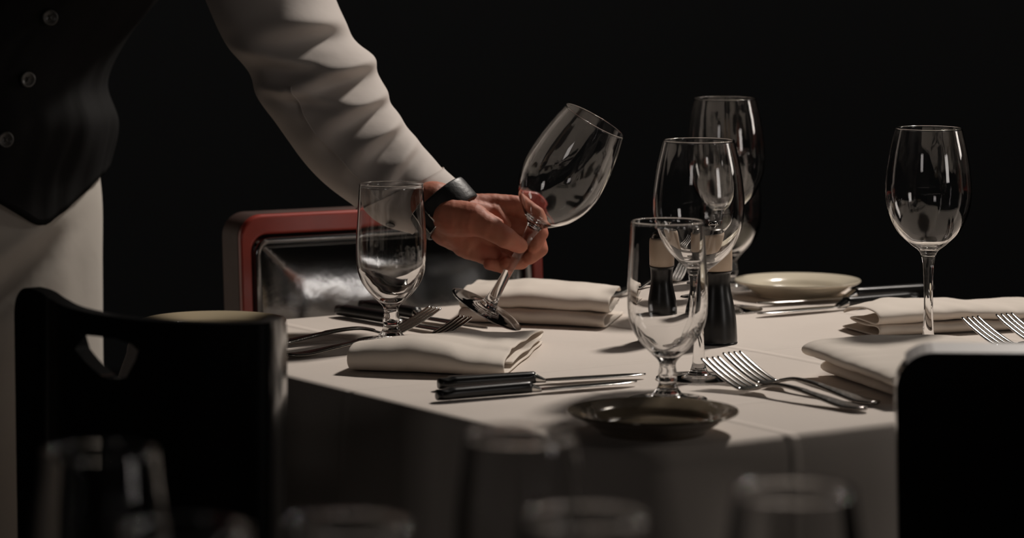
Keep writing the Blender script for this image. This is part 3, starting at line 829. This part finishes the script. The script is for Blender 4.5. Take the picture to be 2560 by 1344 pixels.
# wrist watch
fa = (hp(1125,545,1.2)-hp(1060,470,2.2)).normalized(); wc = hp(1113,521,1.5)
e1 = Vector((0,1,0)); e1 = (e1-fa*e1.dot(fa)).normalized(); e2 = fa.cross(e1)
watch = None
bm = bmesh.new(); rows = []
for k in range(72):
    f = 2*pi*k/72; ctr = wc+e1*.0262*cos(f)+e2*.0300*sin(f); nn = (e1*cos(f)/.0262+e2*sin(f)/.03).normalized()
    rows.append([ctr+fa*.0125*math.copysign(abs(cos(g))**.4,cos(g))+nn*.0016*math.copysign(abs(sin(g))**.6,sin(g)) for g in [2*pi*q/16 for q in range(16)]])
grid(bm, rows, closeu=True, closev=True); mloc(bm); watch = obj('wristwatch', bm, M['strap'], man)
bm = bmesh.new(); f = math.radians(197)
def wpt(f, r, w): return wc+(e1*.0262*cos(f)+e2*.03*sin(f))*r+fa*w
tube(bm, [wpt(f_, 1.09, w_) for f_, w_ in ((3.55,-.012),(3.55,.012),(3.95,.012),(3.95,-.012),(3.55,-.012))], .0011, 10); mloc(bm); obj('buckle', bm, M['steel'], watch)
bm = bmesh.new(); c0_ = wpt(.15, 1.07, 0); n0 = (wpt(.15,1.2,0)-wpt(.15,1.0,0)).normalized(); q1 = fa; q2 = n0.cross(fa)
rows = [[c0_+q1*r_*cos(2*pi*k/36)+q2*r_*sin(2*pi*k/36)+n0*h_ for k in range(36)] for r_, h_ in ((.0001,-.001),(.017,-.001),(.018,.003),(.017,.0065),(.0155,.0070),(.0001,.0068))]
grid(bm, rows, closeu=True); mloc(bm); obj('watch_case', bm, M['steel'], watch)

# vest
def vest_r(z):       # right silhouette x in world, then half widths
    tab = [(.80,-.418,.172,.128),(.87,-.416,.172,.130),(.93,-.402,.176,.132),(.97,-.411,.172,.132),(1.01,-.395,.174,.132),(1.06,-.355,.178,.134),(1.12,-.315,.184,.134),(1.22,-.275,.190,.128),(1.30,-.285,.172,.108),(1.365,-.325,.118,.086)]
    x, a, b = interp(z, tab); return x-.0145-a, a, b
def vest_pt(z, f, extra=0):      # f: 0 = image right, pi/2 = towards the camera
    cx_, a, b = vest_r(z); cy = 3.325
    wr = .0035*noise.noise(Vector((f*3, z*14, 2)))+.003*noise.noise(Vector((f*8, z*9+f*6, 5)))
    return Vector((cx_+(a+wr+extra)*cos(f), cy-(b+wr+extra)*sin(f), z))
def midline(z):                  # angle of the buttoned edge at a given height
    return interp(z, [(.80,1.42),(.90,1.36),(.95,1.31),(1.0,1.29),(1.06,1.27),(1.2,1.45),(1.36,1.57)])[0]
NV = 160
def hem(f):                      # lowest z of the vest round the body: two points beside the midline
    m0 = midline(.86); d_ = (f-m0+pi)%(2*pi)-pi
    k = abs(d_)
    if d_ < 0 and k < 1.5: return interp(k, [(0,.874),(.30,.860),(.50,.842),(.60,.8325),(.66,.8335),(.80,.845),(.95,.857),(1.12,.872),(1.5,.882)])[0]
    pt = interp(k, [(0,.874),(.22,.845),(.36,.8345),(.55,.848),(.85,.870),(1.4,.882),(2.2,.885),(3.2,.885)])[0]
    return pt
bm = bmesh.new(); rows = []
for i in range(81):
    t = i/80; row = []
    for k in range(NV):
        f = 2*pi*k/NV; z = lerp(hem(f), 1.365, t)
        m0 = midline(z); d_ = (f-m0+pi)%(2*pi)-pi
        ex = .0025*math.exp(-((d_-.05)/.05)**2)+(.0022 if 0 < d_ < .6 and False else 0)
        row.append(vest_pt(z, f, .004+ex+.005*max(0,1-(z-hem(f))/.10)**1.5))
    rows.append(row)
rows.insert(0, [vest_pt(r.z, 2*pi*k/NV, -.001) for k, r in enumerate(rows[0])])
grid(bm, rows, closeu=True); mloc(bm); ve = obj('vest', bm, M['vest'], man)
def surf_button(z, px):
    best = min((abs(1280+F*vest_pt(z,f).x/vest_pt(z,f).y-px), f) for f in np.linspace(.2,2.6,400))[1]
    c = vest_pt(z, best, .0065); e1 = (vest_pt(z,best+.05)-vest_pt(z,best-.05)).normalized(); e2 = Vector((0,0,1)); nn = e2.cross(e1)
    if nn.y > 0: nn = -nn
    bm = bmesh.new()
    rows = [[c+e1*r_*cos(2*pi*k/28)+e2*r_*sin(2*pi*k/28)+nn*h_ for k in range(28)] for r_, h_ in ((.0001,0),(.0072,0),(.0082,.0012),(.0076,.0030),(.0060,.0024),(.0048,.0016),(.0001,.0014))]
    grid(bm, rows, closeu=True)
    for sx in (-1,1):
        tube(bm, [c+e1*sx*.0018+e2*.0022+nn*.0018, c+nn*.0026, c-e1*sx*.0018-e2*.0022+nn*.0018], .0007, 6)
    mloc(bm); obj('button', bm, M['button'], ve)
for z, px in ((CAMZ-(45+224)/F*3.195,117),(CAMZ-(201+224)/F*3.195,60),(CAMZ-(350+224)/F*3.195,8),(CAMZ-(-115+224)/F*3.195,170)): surf_button(z, px)

# apron
def apron_pt(z, f):
    tab = [(.30,-.405,.215,.165),(.50,-.408,.20,.155),(.66,-.412,.19,.148),(.78,-.413,.180,.140),(.86,-.414,.170,.130),(.95,-.43,.155,.120),(1.0,-.44,.150,.118)]
    x, a, b = interp(z, tab); x -= .0145; cx_ = x-a
    k = min(1, max(0, (.97-z)/.35))
    wr = .010*k*sin(7*f+1.5*sin(2*f)+z*2.5)*(abs(sin(f))**.5)+.006*k*noise.noise(Vector((f*4,z*5,3)))
    # long diagonal fold running down to the left
    dg = z-(.834-.111*(f-.72)); ev = math.exp(-((f-.98)/.42)**2)
    wr += ev*min(1,max(0,(.85-z)/.03))*(.006*math.exp(-(dg/.010)**2)-.020*math.exp(-((dg+.030)/.022)**2))
    return Vector((cx_+(a+wr*.4)*cos(f), 3.33-(b+wr)*sin(f), z))
bm = bmesh.new()
rows = [[apron_pt(z, 2*pi*k/200) for k in range(200)] for z in np.linspace(.30, .985, 120)]
grid(bm, rows, closeu=True); mloc(bm); obj('apron', bm, M['apron'], man)
for sx in (-1,1):
    bm = bmesh.new(); x0 = -.598+sx*.076
    tube(bm, [Vector((x0,3.33,z)) for z in (.93,.7,.5,.3,.1,.035)], [.074,.076,.070,.064,.058,.058], 32); mloc(bm); obj('trouser_leg', bm, M['trouser'], man)
    bm = bmesh.new(); tube(bm, [Vector((x0,3.33+y,.030+.004*q)) for y,q in ((.09,1),(.05,3),(0,3),(-.08,1),(-.15,0),(-.18,0))], [.026,.036,.036,.042,.034,.018], 24, flat=.75)
    mloc(bm); obj('shoe', bm, M['shoe'], man)

# ------------------------------------------------------------------ ceiling spot and added fill lights
def area(name, loc, target, size, power, col, spread=180, sy=None):
    l = bpy.data.lights.new(name, 'AREA'); l.energy = power; l.color = col; l.size = size; l.spread = math.radians(spread)
    if sy: l.shape = 'RECTANGLE'; l.size_y = sy
    o = bpy.data.objects.new(name, l); C.objects.link(o); o.location = loc
    o.rotation_euler = (Vector(target)-Vector(loc)).to_track_quat('-Z','Y').to_euler()
    return o
area('ceiling_spot', (.95,4.15,2.55), (.05,2.92,.78), .24, 12, (1,.92,.84), 95)
area('side_fill', (3.4,3.5,1.7), (-.2,3.1,.9), .5, 3.2, (1,.91,.83), 110, .8)  # unseen fill, added to light sleeve and apron from the right
area('leather_highlight_fill', (2.72,.62,1.40), (-.1,3.3,.8), .5, 3.0, (1,.93,.88), 150, .65)  # unseen light, added for the sheen on the leather pad and some fill
area('front_left_fill', (-1.3,-.6,1.8), (-.1,2.8,.7), .5, .75, (1,.92,.88), 120, .5)  # unseen fill, added to lift the hanging cloth on the camera side
area('back_wall_fill', (0,5.9,3.1), (0,8.0,.9), 4.0, 5, (1,1,1), 160, .3)  # unseen light, added to raise the black of the back wall

w = bpy.data.worlds.new('dark_room'); bpy.context.scene.world = w; w.use_nodes = True
w.node_tree.nodes['Background'].inputs[0].default_value = (1,.93,.88,1)
w.node_tree.nodes['Background'].inputs[1].default_value = .004

# ------------------------------------------------------------------ camera
cd = bpy.data.cameras.new('camera'); cam = bpy.data.objects.new('camera', cd); C.objects.link(cam)
cam.location = (0,0,CAMZ); cam.rotation_euler = (pi/2,0,0)
cd.sensor_width = 36; cd.lens = F/2560*36; cd.shift_y = -(672-HZ)/2560
cd.dof.use_dof = True; cd.dof.focus_distance = 2.88; cd.dof.aperture_fstop = 6.4
cd.clip_start = .05
sc = bpy.context.scene; sc.camera = cam
sc.view_settings.view_transform = 'Standard'; sc.view_settings.look = 'None'; sc.view_settings.gamma = 1
sc.view_settings.use_curve_mapping = False; sc.view_settings.exposure = 0
cy = sc.cycles
cy.max_bounces = 20; cy.transmission_bounces = 18; cy.glossy_bounces = 8; cy.transparent_max_bounces = 16; cy.diffuse_bounces = 5
cy.caustics_refractive = True; cy.caustics_reflective = True; cy.blur_glossy = .6
cy.sample_clamp_indirect = 4; cy.use_denoising = True
try: cy.denoiser = 'OPENIMAGEDENOISE'; cy.denoising_input_passes = 'RGB_ALBEDO_NORMAL'
except Exception: pass
